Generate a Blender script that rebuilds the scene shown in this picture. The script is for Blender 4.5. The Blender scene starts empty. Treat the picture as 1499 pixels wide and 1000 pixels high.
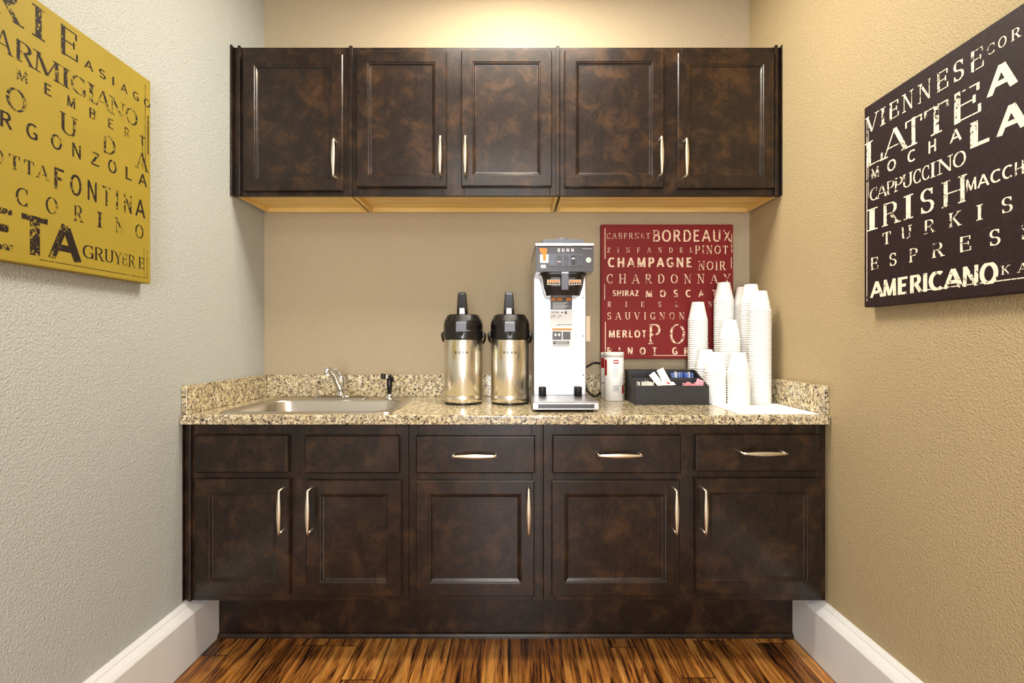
import bpy, bmesh, math, random
from mathutils import Vector, Matrix
PI = math.pi
R = random.Random(7)
sc = bpy.context.scene
col = sc.collection

# ------------------------------------------------------------------ camera, lights, exposure
F = 725.0; H = 1.2275            # focal length in pixels of a 1499 px frame, eye height
cam = bpy.data.cameras.new('camera'); cam.sensor_width = 36.0; cam.lens = F/1499*36.0
cam.clip_start = 0.02
camo = bpy.data.objects.new('camera', cam); col.objects.link(camo)
camo.location = (0, 0, H); camo.rotation_euler = (PI/2, 0, 0); sc.camera = camo
sc.view_settings.view_transform = 'Standard'; sc.view_settings.look = 'None'
sc.view_settings.gamma = 1.0; sc.view_settings.use_curve_mapping = False
sc.view_settings.exposure = 0.52
w = bpy.data.worlds.new('world'); sc.world = w; w.use_nodes = True
w.node_tree.nodes['Background'].inputs[0].default_value = (1, .95, .88, 1)
w.node_tree.nodes['Background'].inputs[1].default_value = 0.3

def area(name, loc, rot, sx, sy, power, color, spread=PI):
    l = bpy.data.lights.new(name, 'AREA'); l.shape = 'RECTANGLE'; l.size = sx; l.size_y = sy
    l.energy = power; l.color = color; l.spread = spread
    o = bpy.data.objects.new(name, l); o.location = loc; o.rotation_euler = rot
    col.objects.link(o); return o
area('ceiling_lamp', (0.05, 1.72, 3.02), (0, 0, 0), .95, .36, 31, (1, .94, .83))
area('recessed_lamp', (0.02, 2.02, 3.03), (0, 0, 0), .16, .16, 11, (1, .90, .68))
area('rear_ceiling_lamp', (-0.1, -1.0, 3.02), (0, 0, 0), 1.2, 1.2, 24, (1, .98, .94))
area('rear_window_light', (0.0, -2.52, 1.45), (PI/2, 0, 0), 1.0, 2.1, 80, (.93, .96, 1))

# ------------------------------------------------------------------ node materials
def mat(name, color=(.5,.5,.5), rough=.5, metal=0.0, spec=.5, coat=0.0):
    m = bpy.data.materials.new(name); m.use_nodes = True
    b = m.node_tree.nodes['Principled BSDF']
    b.inputs['Base Color'].default_value = (*color, 1); b.inputs['Roughness'].default_value = rough
    b.inputs['Metallic'].default_value = metal; b.inputs['Specular IOR Level'].default_value = spec
    b.inputs['Coat Weight'].default_value = coat; b.inputs['Coat Roughness'].default_value = .15
    return m
class G:
    def __init__(s, m): s.t = m.node_tree; s.b = s.t.nodes['Principled BSDF']; s.co = s.n('ShaderNodeTexCoord').outputs['Object']
    def n(s, k, **kw):
        x = s.t.nodes.new(k)
        for a, v in kw.items(): setattr(x, a, v)
        return x
    def l(s, a, b): s.t.links.new(a, b)
    def mapping(s, scale, loc=(0,0,0), rot=(0,0,0), src=None):
        m = s.n('ShaderNodeMapping'); m.inputs['Scale'].default_value = scale
        m.inputs['Location'].default_value = loc; m.inputs['Rotation'].default_value = rot
        s.l(src or s.co, m.inputs['Vector']); return m.outputs[0]
    def noise(s, scale, detail=3, rough=.5, dist=0, vec=None):
        x = s.n('ShaderNodeTexNoise'); x.inputs['Scale'].default_value = scale; x.inputs['Detail'].default_value = detail
        x.inputs['Roughness'].default_value = rough; x.inputs['Distortion'].default_value = dist
        s.l(vec or s.co, x.inputs['Vector']); return x.outputs['Fac']
    def ramp(s, fac, stops, interp='LINEAR'):
        r = s.n('ShaderNodeValToRGB'); e = r.color_ramp.elements; r.color_ramp.interpolation = interp
        while len(e) < len(stops): e.new(.5)
        for i, (p, c) in enumerate(stops):
            e[i].position = p; e[i].color = (*c, 1) if len(c) == 3 else c
        s.l(fac, r.inputs[0]); return r.outputs[0]
    def mix(s, f, a, b, mode='MIX'):
        x = s.n('ShaderNodeMix', data_type='RGBA', blend_type=mode)
        for sock, v in ((x.inputs[0], f), (x.inputs[6], a), (x.inputs[7], b)):
            if isinstance(v, (int, float)): sock.default_value = v
            elif isinstance(v, tuple): sock.default_value = (*v, 1)
            else: s.l(v, sock)
        return x.outputs[2]
    def math(s, op, a, b=0.0):
        x = s.n('ShaderNodeMath', operation=op)
        for i, v in enumerate((a, b)):
            if isinstance(v, (int, float)): x.inputs[i].default_value = v
            else: s.l(v, x.inputs[i])
        return x.outputs[0]
    def bump(s, h, strength=.3, dist=.002):
        x = s.n('ShaderNodeBump'); x.inputs['Strength'].default_value = strength; x.inputs['Distance'].default_value = dist
        s.l(h, x.inputs['Height']); s.l(x.outputs[0], s.b.inputs['Normal'])
    def base(s, c): s.l(c, s.b.inputs['Base Color'])
    def rough(s, c): s.l(c, s.b.inputs['Roughness'])
def c8(r, g, b):
    f = lambda v: ((v/255+.055)/1.055)**2.4 if v > 10 else v/255/12.92
    return (f(r), f(g), f(b))

def wall_mat(name, c):
    m = mat(name, c, .62, spec=.35); g = G(m)
    n = g.noise(3.0, 2); d = tuple(v*.95 for v in c)
    g.base(g.mix(n, c, d))
    g.bump(g.noise(165, 3, .55, .5), 1.0, .0042)
    return m
M_wall_l = wall_mat('paint_greige', c8(186, 188, 183))
M_wall_b = wall_mat('paint_tan', c8(182, 165, 137))
M_wall_r = wall_mat('paint_tan_side', c8(182, 162, 124))
M_ceil = wall_mat('paint_ceiling', c8(230, 225, 212))
M_trim = mat('trim_white', c8(228, 226, 224), .32)

def wood_dark():
    m = mat('espresso_wood', rough=.30, spec=.30, coat=.16); g = G(m)
    big = g.noise(11, 6, .68, .4); grain = g.noise(1, 4, .6, .2, g.mapping((60, 60, 9)))
    fine = g.noise(1, 2, .5, 0, g.mapping((400, 400, 60)))
    a = g.ramp(big, [(.36, c8(9, 6, 7)), (.50, c8(25, 16, 14)), (.68, c8(72, 47, 25))])
    a = g.mix(.25, a, g.ramp(grain, [(.35, c8(18, 11, 9)), (.7, c8(54, 36, 24))]))
    a = g.mix(.18, a, g.ramp(fine, [(.4, (0.003, .0025, .002)), (.65, c8(84, 62, 44))]))
    g.base(a); g.rough(g.math('MULTIPLY_ADD', big, .12)); g.t.nodes[-1].inputs[2].default_value = .25
    g.bump(fine, .06, .0006)
    return m
M_dark = wood_dark()
def wood_light():
    m = mat('maple_ply', rough=.5); g = G(m)
    n = g.noise(1, 4, .55, .6, g.mapping((2.5, 40, 40)))
    g.base(g.ramp(n, [(.3, c8(222, 184, 104)), (.6, c8(240, 208, 134)), (.8, c8(246, 222, 160))])); return m
M_maple = wood_light()
def granite():
    m = mat('granite', rough=.16, spec=.6); g = G(m)
    a = g.ramp(g.noise(42, 4, .65, .8), [(.32, c8(104, 92, 76)), (.42, c8(180, 160, 122)), (.52, c8(222, 206, 166)), (.68, c8(246, 240, 216))])
    v = g.n('ShaderNodeTexVoronoi'); v.inputs['Scale'].default_value = 120; g.l(g.co, v.inputs['Vector'])
    cellr = g.n('ShaderNodeSeparateColor'); g.l(v.outputs['Color'], cellr.inputs[0])
    spk = g.ramp(cellr.outputs[0], [(0, c8(78, 66, 58)), (.14, c8(120, 102, 82)), (.24, c8(205, 184, 142)), (.8, c8(236, 222, 186)), (1, c8(180, 142, 86))], 'CONSTANT')
    a = g.mix(.42, a, spk)
    dk = g.ramp(g.noise(92, 3, .7, 1.0), [(.53, (0, 0, 0)), (.58, (1, 1, 1))])
    a = g.mix(dk, a, c8(54, 45, 44))
    dk2 = g.ramp(g.noise(60, 2, .7, .5, g.mapping((1, 1, 1), (5, 3, 1))), [(.57, (0, 0, 0)), (.63, (1, 1, 1))])
    a = g.mix(dk2, a, c8(138, 122, 106))
    g.base(a); return m
M_granite = granite()
def floor_mat():
    m = mat('acacia_planks', rough=.27, spec=.5); g = G(m)
    sep = g.n('ShaderNodeSeparateXYZ'); g.l(g.co, sep.inputs[0])
    px = g.math('MULTIPLY', sep.outputs[0], 1/.124); row = g.math('FLOOR', px)
    wn = g.n('ShaderNodeTexWhiteNoise', noise_dimensions='1D'); g.l(row, wn.inputs['W'])
    yo = g.math('ADD', g.math('MULTIPLY', sep.outputs[1], 1/.9), g.math('MULTIPLY', wn.outputs[0], 7.3))
    cell = g.math('FLOOR', yo)
    wn2 = g.n('ShaderNodeTexWhiteNoise', noise_dimensions='2D'); cb = g.n('ShaderNodeCombineXYZ')
    g.l(row, cb.inputs[0]); g.l(cell, cb.inputs[1]); g.l(cb.outputs[0], wn2.inputs['Vector'])
    off = g.n('ShaderNodeCombineXYZ'); g.l(g.math('MULTIPLY', wn2.outputs[0], 31.0), off.inputs[2]); g.l(g.math('MULTIPLY', wn2.outputs[0], 9.0), off.inputs[1])
    ad = g.n('ShaderNodeVectorMath', operation='ADD'); g.l(g.co, ad.inputs[0]); g.l(off.outputs[0], ad.inputs[1])
    n1 = g.noise(1, 5, .62, .9, g.mapping((26, 2.2, 1), src=ad.outputs[0]))
    n2 = g.noise(1, 3, .6, .4, g.mapping((130, 5, 1), src=ad.outputs[0]))
    a = g.ramp(n1, [(.40, c8(30, 15, 10)), (.46, c8(84, 45, 22)), (.51, c8(176, 114, 48)), (.62, c8(234, 170, 88))])
    a = g.mix(.42, a, g.ramp(n2, [(.42, c8(34, 16, 10)), (.56, c8(202, 128, 56))]))
    tone = g.ramp(wn2.outputs[0], [(0, (.55, .5, .5)), (1, (1.0, 1.0, 1.0))])
    a = g.mix(1.0, a, tone, 'MULTIPLY')
    fr = g.math('FRACT', px); seam = g.math('LESS_THAN', g.math('ABSOLUTE', g.math('SUBTRACT', fr, .5)), .488)
    fy = g.math('FRACT', yo); seamy = g.math('GREATER_THAN', fy, .004)
    sm = g.math('MULTIPLY', seam, seamy)
    a = g.mix(sm, c8(22, 10, 6), a); g.base(a)
    g.bump(g.math('ADD', g.math('MULTIPLY', n2, .5), sm), .35, .0015)
    return m
M_floor = floor_mat()

def steel(name, c, r, stretch=(8, 8, 300), s=.10):
    m = mat(name, c, r, 1.0); g = G(m)
    n = g.noise(1, 3, .6, 0, g.mapping(stretch))
    x = g.n('ShaderNodeMapRange'); x.inputs['To Min'].default_value = r-s/2; x.inputs['To Max'].default_value = r+s/2
    g.l(n, x.inputs['Value']); g.rough(x.outputs[0]); return m
M_steel = steel('brushed_steel', c8(228, 222, 208), .25, (300, 300, 6))
M_sink = steel('sink_steel', c8(205, 198, 188), .30, (6, 200, 200))
M_chrome = mat('chrome', c8(225, 225, 225), .08, 1.0)
M_nickel = mat('satin_nickel', c8(232, 222, 200), .30, 1.0)
M_panel = steel('coffee_steel', c8(190, 189, 191), .36, (200, 200, 5))
_g = G(M_panel); _g.base(_g.mix(_g.noise(1, 3, .6, .5, _g.mapping((22, 22, 1.2))), c8(150, 150, 155), c8(222, 220, 218)))  # vertical streaks in the base colour imitate shade and reflections on the steel
def plain(name, c, r=.4, n=0.0, **k):
    m = mat(name, c, r, **k)
    if n:
        g = G(m); f = g.noise(60, 3); g.base(g.mix(f, tuple(v*(1-n) for v in c), tuple(min(1, v*(1+n)) for v in c)))
    return m
M_black = plain('black_plastic', c8(22, 19, 18), .22, .15)
M_blackmatte = plain('black_rubber', c8(20, 20, 22), .55, .2)
M_leather = mat('black_faux_leather', c8(36, 35, 36), .5); _g = G(M_leather); _g.bump(_g.noise(300, 3), .5, .001)
M_greyp = plain('grey_plastic', c8(96, 98, 110), .35, .08)
M_cpanel = plain('charcoal_panel', c8(70, 68, 72), .35, .08)
M_foam = plain('white_foam', c8(250, 248, 244), .55, .01)
M_paper = plain('white_paper', c8(252, 250, 244), .7, .01)
M_white = plain('white_plastic', c8(240, 238, 234), .35, .02)
M_ink = plain('dark_ink', c8(40, 38, 42), .6, .05)
M_whiteink = plain('white_ink', c8(240, 240, 238), .5, .02)
M_orange = plain('orange_ink', c8(240, 140, 30), .5, .1)
M_red = plain('red_ink', c8(170, 20, 24), .45, .08)
M_ivory = plain('ivory_tag', c8(226, 205, 178), .6, .08)
M_blue = plain('blue_paper', c8(120, 150, 222), .6, .15)
M_bluedk = plain('dark_blue_paper', c8(60, 84, 170), .6, .15)
M_pink = plain('pink_paper', c8(244, 176, 190), .6, .1)
M_green = plain('green_lens', c8(120, 220, 130), .3, .05)

def canvas_mat(name, c, var, seed, crack=0.0):
    m = mat(name, c, .6, spec=.3); g = G(m)
    n = g.noise(9, 5, .6, 0, g.mapping((1, 1, 1), (seed, 0, 0)))
    a = g.mix(n, tuple(v*(1-var) for v in c), tuple(v*(1+var*.6) for v in c))
    cr = g.n('ShaderNodeTexVoronoi', feature='DISTANCE_TO_EDGE'); cr.inputs['Scale'].default_value = 38; g.l(g.co, cr.inputs['Vector'])
    k = g.ramp(cr.outputs[0], [(0, (1, 1, 1)), (.02, (0, 0, 0))])
    a = g.mix(g.math('MULTIPLY', k, crack), a, tuple(min(1, v*1.9+.02) for v in c)); g.base(a)
    g.bump(g.noise(420, 2), .25, .0008); return m
def letter_mat(name, ink, ground, thr, seed):
    m = mat(name, ink, .6, spec=.3); g = G(m)
    n1 = g.noise(11, 2, .5, 0, g.mapping((1, 1, 1), (seed, 2, 0))); n2 = g.noise(95, 4, .7, .6, g.mapping((1, 1, 1), (0, seed, 0)))
    s = g.math('ADD', g.math('MULTIPLY', n1, .5), g.math('MULTIPLY', n2, .9))
    f = g.ramp(s, [(thr, (0, 0, 0)), (thr+.03, (1, 1, 1))])
    g.base(g.mix(f, ink, ground)); return m
C_yel, C_brn, C_red = c8(158, 136, 44), c8(38, 22, 24), c8(126, 26, 28)
M_cy = canvas_mat('mustard_canvas', C_yel, .12, 1); M_ly = letter_mat('worn_black_print', c8(34, 22, 16), C_yel, .765, 3)
M_cb = canvas_mat('dark_plum_canvas', C_brn, .25, 5, .6); M_lb = letter_mat('worn_cream_print', c8(246, 232, 208), C_brn, .77, 8)
M_cr = canvas_mat('wine_red_canvas', C_red, .2, 9, .22); M_lr = letter_mat('worn_cream_print_red', c8(242, 214, 184), C_red, .755, 12)

# ------------------------------------------------------------------ mesh helpers
def link(name, me, parent=None):
    o = bpy.data.objects.new(name, me); col.objects.link(o)
    if parent: o.parent = parent
    return o
def tag(o, label, cat, group=None):
    o['label'] = label; o['category'] = cat
    if group: o['group'] = group
    return o
def thing(name, label, cat, loc=(0,0,0), rz=0, group=None):
    o = bpy.data.objects.new(name, None); o.empty_display_size = .05; col.objects.link(o)
    o.location = loc; o.rotation_euler = (0, 0, rz); return tag(o, label, cat, group)
class MB:
    """collects shapes, builds ONE mesh object; off = origin of the object in the coordinates used"""
    def __init__(s, off=(0,0,0)): s.bm = bmesh.new(); s.off = Vector(off)
    def v(s, p): return s.bm.verts.new(Vector(p)-s.off)
    def face(s, vs, mi=0):
        try: f = s.bm.faces.new(vs); f.material_index = mi; return f
        except ValueError: return None
    def box(s, x0, x1, y0, y1, z0, z1, M=None, mi=0):
        ps = [(x, y, z) for z in (z0, z1) for y in (y0, y1) for x in (x0, x1)]
        if M is not None: ps = [M @ Vector(p) for p in ps]
        q = [s.v(p) for p in ps]
        for f in ((0,2,3,1),(4,5,7,6),(0,1,5,4),(2,6,7,3),(0,4,6,2),(1,3,7,5)): s.face([q[i] for i in f], mi)
        return s
    def loops(s, rings, cap0=True, cap1=True, closed=True, mi=0, smooth=False):
        vr = [[s.v(p) for p in r] for r in rings]; n = len(vr[0])
        for a, b in zip(vr, vr[1:]):
            for i in range(n if closed else n-1):
                f = s.face([a[i], a[(i+1) % n], b[(i+1) % n], b[i]], mi)
                if f: f.smooth = smooth
        if cap0: s.face(vr[0][::-1], mi)
        if cap1: s.face(vr[-1], mi)
        return s
    def lathe(s, prof, c=(0,0,0), n=40, cap0=True, cap1=True, mi=0, smooth=True, sx=1, sy=1):
        rings = [[(c[0]+r*sx*math.cos(2*PI*i/n), c[1]+r*sy*math.sin(2*PI*i/n), c[2]+z) for i in range(n)] for r, z in prof]
        return s.loops(rings, cap0, cap1, mi=mi, smooth=smooth)
    def tube(s, pts, rad, n=12, smooth=True, mi=0, flat=1.0):
        pts = [Vector(p) for p in pts]; rads = rad if isinstance(rad, (list, tuple)) else [rad]*len(pts)
        t0 = (pts[1]-pts[0]).normalized(); up = Vector((0,0,1)) if abs(t0.z) < .9 else Vector((1,0,0))
        a = t0.cross(up).normalized(); rings = []
        for i, p in enumerate(pts):
            t = (pts[min(i+1, len(pts)-1)]-pts[max(i-1, 0)]).normalized()
            a = (a-t*a.dot(t)).normalized(); b = t.cross(a)
            rings.append([p+(a*math.cos(2*PI*k/n)*rads[i]+b*math.sin(2*PI*k/n)*rads[i]*flat) for k in range(n)])
        return s.loops(rings, smooth=smooth, mi=mi)
    def build(s, name, m, parent=None, bevel=0, seg=2, smooth=False):
        bmesh.ops.recalc_face_normals(s.bm, faces=s.bm.faces)
        me = bpy.data.meshes.new(name); s.bm.to_mesh(me); s.bm.free()
        for k in (m if isinstance(m, (list, tuple)) else [m]): me.materials.append(k)
        o = link(name, me, parent)
        if parent is None: o.location = s.off
        if bevel:
            b = o.modifiers.new('bevel', 'BEVEL'); b.width = bevel; b.segments = seg; b.limit_method = 'ANGLE'; b.angle_limit = math.radians(40)
            b.harden_normals = False
        return o
def spline(pts, n=10):
    P = [Vector(p) for p in pts]; P = [2*P[0]-P[1]]+P+[2*P[-1]-P[-2]]; out = []
    for i in range(1, len(P)-2):
        for k in range(n):
            t = k/n; a, b, c, d = P[i-1:i+3]
            out.append(.5*((2*b)+(c-a)*t+(2*a-5*b+4*c-d)*t*t+(3*b-a-3*c+d)*t**3))
    return out+[P[-2]]
def rrect(x0, x1, y0, y1, r, z, n=8):
    out = []
    for cx, cy, a in ((x1-r, y1-r, 0), (x0+r, y1-r, 90), (x0+r, y0+r, 180), (x1-r, y0+r, 270)):
        for k in range(n+1):
            t = math.radians(a+90*k/n); out.append((cx+r*math.cos(t), cy+r*math.sin(t), z))
    return out
def X(px, D): return (px-750)*D/F
def Z(py, D): return H-(py-500)*D/F
def struct(name, mb, m, **k):
    o = mb.build(name, m, **k); o['kind'] = 'structure'; return o

# ------------------------------------------------------------------ stroke lettering
def arc(cx, cy, rx, ry, a0, a1, n=14):
    return [(cx+rx*math.cos(math.radians(a0+(a1-a0)*i/n)), cy+ry*math.sin(math.radians(a0+(a1-a0)*i/n))) for i in range(n+1)]
# glyph: width, strokes (points, weight: n nib, t thin, k thick), serif positions
GL = {
 'A': (.74, [([(.03,0),(.37,1)], 't'), ([(.37,1),(.71,0)], 'k'), ([(.15,.33),(.6,.33)], 't')], [(.03,0),(.71,0)]),
 'B': (.60, [([(.1,0),(.1,1)], 'k'), ([(.1,.96)]+arc(.32,.75,.2,.21,90,-90)+[(.1,.54)], 'n'), ([(.1,.54)]+arc(.34,.29,.24,.25,90,-90)+[(.1,.04)], 'n')], []),
 'C': (.66, [(arc(.38,.5,.33,.46,50,310,22), 'n')], []),
 'D': (.68, [([(.1,0),(.1,1)], 'k'), ([(.1,.96)]+arc(.28,.5,.36,.46,90,-90,18)+[(.1,.04)], 'n')], []),
 'E': (.56, [([(.1,0),(.1,1)], 'k'), ([(.1,.95),(.52,.95)], 't'), ([(.1,.52),(.44,.52)], 't'), ([(.1,.05),(.54,.05)], 't')], []),
 'F': (.54, [([(.1,0),(.1,1)], 'k'), ([(.1,.95),(.52,.95)], 't'), ([(.1,.52),(.44,.52)], 't')], [(.1,0)]),
 'G': (.70, [(arc(.38,.5,.33,.46,50,330,22), 'n'), ([(.62,.04),(.62,.42)], 'k'), ([(.42,.42),(.66,.42)], 't')], []),
 'H': (.72, [([(.1,0),(.1,1)], 'k'), ([(.62,0),(.62,1)], 'k'), ([(.1,.5),(.62,.5)], 't')], [(.1,0),(.1,1),(.62,0),(.62,1)]),
 'I': (.26, [([(.13,0),(.13,1)], 'k')], [(.13,0),(.13,1)]),
 'J': (.5, [([(.36,1),(.36,.25)]+arc(.2,.22,.16,.2,0,-150,8), 'n')], [(.36,1)]),
 'K': (.68, [([(.1,0),(.1,1)], 'k'), ([(.1,.42),(.6,1)], 't'), ([(.26,.58),(.62,0)], 'k')], [(.1,0),(.1,1),(.62,0),(.58,1)]),
 'L': (.54, [([(.1,0),(.1,1)], 'k'), ([(.1,.05),(.52,.05)], 't')], [(.1,1)]),
 'M': (.86, [([(.08,0),(.12,1)], 't'), ([(.12,1),(.43,.05)], 'k'), ([(.43,.05),(.74,1)], 't'), ([(.74,1),(.78,0)], 'k')], [(.08,0),(.78,0),(.1,1),(.76,1)]),
 'N': (.74, [([(.1,0),(.1,1)], 't'), ([(.1,1),(.64,0)], 'k'), ([(.64,0),(.64,1)], 't')], [(.1,0),(.08,1),(.64,1)]),
 'O': (.78, [(arc(.39,.5,.33,.46,0,360,28), 'n')], []),
 'P': (.58, [([(.1,0),(.1,1)], 'k'), ([(.1,.96)]+arc(.3,.71,.23,.25,90,-90)+[(.1,.46)], 'n')], [(.1,0)]),
 'R': (.66, [([(.1,0),(.1,1)], 'k'), ([(.1,.96)]+arc(.3,.73,.22,.23,90,-90)+[(.1,.5)], 'n'), ([(.32,.5),(.6,0)], 'k')], [(.1,0),(.6,0)]),
 'S': (.56, [(arc(.28,.73,.2,.23,35,250,14)+arc(.28,.27,.22,.23,75,-150,16), 'n')], []),
 'T': (.62, [([(.31,0),(.31,1)], 'k'), ([(.02,.95),(.6,.95)], 't')], [(.31,0)]),
 'U': (.70, [([(.1,1),(.1,.3)]+arc(.35,.3,.25,.26,180,360,12)+[(.6,.3),(.6,1)], 'n')], [(.1,1),(.6,1)]),
 'V': (.72, [([(.04,1),(.36,0)], 'k'), ([(.36,0),(.68,1)], 't')], [(.04,1),(.68,1)]),
 'X': (.70, [([(.06,1),(.64,0)], 'k'), ([(.06,0),(.64,1)], 't')], [(.06,0),(.64,0),(.06,1),(.64,1)]),
 'Y': (.68, [([(.04,1),(.34,.45)], 'k'), ([(.64,1),(.34,.45)], 't'), ([(.34,.48),(.34,0)], 'k')], [(.04,1),(.64,1),(.34,0)]),
 'Z': (.62, [([(.06,.95),(.54,.95)], 't'), ([(.54,.95),(.06,.05)], 'k'), ([(.06,.05),(.58,.05)], 't')], []),
}
TICK = {'E': [(.50, .74, .97), (.53, .03, .29), (.43, .40, .64)], 'F': [(.50, .72, .97), (.43, .40, .64)], 'L': [(.51, .03, .30)], 'T': [(.045, .74, .97), (.575, .74, .97)],
        'Z': [(.09, .74, .97), (.55, .03, .28)], 'C': [(.60, .68, .96), (.60, .04, .24)], 'G': [(.61, .70, .96)], 'S': [(.47, .72, .96), (.08, .04, .28)]}
STY = {'serif': (.125, .042, True), 'sans': (.15, .13, False), 'heavy': (.22, .18, False), 'light': (.10, .035, True)}
def glyph(ch, u0, u1, v0, v1, style, quad):
    gw, strokes, serifs = GL[ch]; k, t, sf = STY[style]; Hh = v1-v0; sx = (u1-u0)/gw
    asp = 1.0
    def wid(d, wc):
        if wc == 'k': return k
        if wc == 't': return t
        L = math.hypot(*d) or 1; return t+(k-t)*abs(d[1])/L
    def P(x, y): return (u0+x*sx, v0+y*Hh)
    for pts, wc in strokes:
        n = len(pts); closed = math.hypot(pts[0][0]-pts[-1][0], pts[0][1]-pts[-1][1]) < 1e-4
        L, Rr = [], []
        for i, p in enumerate(pts):
            a = pts[i-1] if i else (pts[-2] if closed else p); b = pts[i+1] if i < n-1 else (pts[1] if closed else p)
            d = (b[0]-a[0], b[1]-a[1]); m = math.hypot(*d) or 1; h = wid(d, wc)/2
            nx, ny = -d[1]/m*h, d[0]/m*h
            L.append(P(p[0]+nx, min(1.0, max(0.0, p[1]+ny)))); Rr.append(P(p[0]-nx, min(1.0, max(0.0, p[1]-ny))))
        for i in range(n-1): quad([L[i], L[i+1], Rr[i+1], Rr[i]])
    if sf:
        for x, y in serifs:
            a, b = (0, .05) if y < .5 else (.95, 1)
            quad([P(x-.13, a), P(x+.13, a), P(x+.13, b), P(x-.13, b)])
        for x, a, b in TICK.get(ch, ()): quad([P(x-.028, a), P(x+.028, a), P(x+.028, b), P(x-.028, b)])
def word(text, u0, u1, v0, v1, style, quad, fill=.8):
    Hh = v1-v0; tot = sum(GL[c][0] for c in text if c != ' '); n = len(text)
    # natural width scaled to the cap height, leftover space becomes tracking
    nat = tot*Hh*.95; sp = (u1-u0-nat)/max(1, n-1); s = Hh*.95
    if sp < .04*Hh: s = (u1-u0)/(tot+.06*(n-1)); sp = .06*s
    x = u0
    for c in text:
        if c == ' ': x += sp; continue
        glyph(c, x, x+GL[c][0]*s, v0, v1, style, quad); x += GL[c][0]*s+sp
def letters(name, m, parent, fmap, draw, off=(0,0,0)):
    """fmap(u, v, k) -> 3D; k is a tiny layer number so that crossing strokes never share a plane"""
    b = MB(off); cnt = [0]
    def quad(ps):
        cnt[0] += 1; b.face([b.v(fmap(u, v, cnt[0] % 7)) for u, v in ps])
    draw(quad)
    me_o = b.build(name, m, parent); return me_o

# ------------------------------------------------------------------ room shell
XL, XR, YB, YR, ZC = -1.265, 1.213, 2.53, -2.6, 3.05
struct('floor', MB().box(XL-.1, XR+.1, YR-.1, YB+.1, -.08, 0), M_floor)
struct('ceiling', MB().box(XL-.1, XR+.1, YR-.1, YB+.1, ZC, ZC+.08), M_ceil)
struct('wall_left', MB().box(XL-.1, XL, YR, YB, 0, ZC), M_wall_l)
struct('wall_right', MB().box(XR, XR+.1, YR, YB, 0, ZC), M_wall_r)
struct('wall_back', MB().box(XL-.1, XR+.1, YB, YB+.1, 0, ZC), M_wall_b)
struct('wall_rear', MB().box(XL-.1, XR+.1, YR-.1, YR, 0, ZC), M_wall_r)
YT = 2.06                                     # plane of the toe kick
def baseboard(side, x, s):
    pr = [(0, 0), (.047, 0), (.047, .186), (.043, .192), (.040, .193), (.037, .197), (.022, .207), (.019, .208), (.017, .213), (.006, .2225), (0, .2225)]
    b = MB((x, 0, 0)); b.loops([[(x+s*t, y, z) for t, z in pr] for y in (YR, YT-.001)])
    struct('baseboard_'+side, b, M_trim)
baseboard('left', XL, 1); baseboard('right', XR, -1)

# ------------------------------------------------------------------ cabinets
def ring_panel(b, x0, x1, z0, z1, y, rings):
    """door slab: concentric rectangles (inset, projection towards the viewer)"""
    rr = [[(x0+i, y-d, z0+i), (x1-i, y-d, z0+i), (x1-i, y-d, z1-i), (x0+i, y-d, z1-i)] for i, d in rings]
    b.loops(rr, True, True)
def handle(parent, x, z, y, vertical=True, L=.16):
    b = MB(); n = 14; out = .040
    ax = Vector((0, 0, 1)) if vertical else Vector((1, 0, 0)); c = Vector((x, y, z)); sd = Vector((1, 0, 0)) if vertical else Vector((0, 0, 1))
    rings = []
    for i in range(n+1):
        t = i/n; s = math.sin(PI*t); wd = .0045+.0042*s**1.5; th = .0035+.001*s; p = c+ax*(L+.008)*(t-.5)+Vector((0, -out-.004*s, 0))
        rings.append([p+sd*wd*math.cos(2*PI*k/12)+Vector((0, th*math.sin(2*PI*k/12), 0)) for k in range(12)])
    b.loops(rings, smooth=True)
    for s in (-1, 1):
        q = c+ax*s*L*.5
        b.tube([q+Vector((0, .0, 0)), q+Vector((0, -.006, 0)), q+Vector((0, -.010, 0)), q+Vector((0, -out, 0))], [.006, .006, .0036, .0036], 10)
    return b.build('handle', M_nickel, parent)
DOOR = [(0, 0), (0, .015), (.004, .019), (.050, .019), (.052, .0165), (.057, .0155), (.061, .010), (.066, .0085)]
SLAB = [(0, 0), (0, .014), (.004, .0185), (.006, .019)]
def front(kind, parent, px0, px1, py0, py1, D, hnd=None, rings=DOOR, th=.019):
    x0, x1, z0, z1 = X(px0, D), X(px1, D), Z(py1, D), Z(py0, D)
    b = MB(); ring_panel(b, x0, x1, z0, z1, D+th, rings); o = b.build(kind, M_dark, parent)
    if hnd:
        hx, hz, vert = hnd; handle(o, X(hx, D), Z(hz, D), D, vert)
    return o
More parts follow.
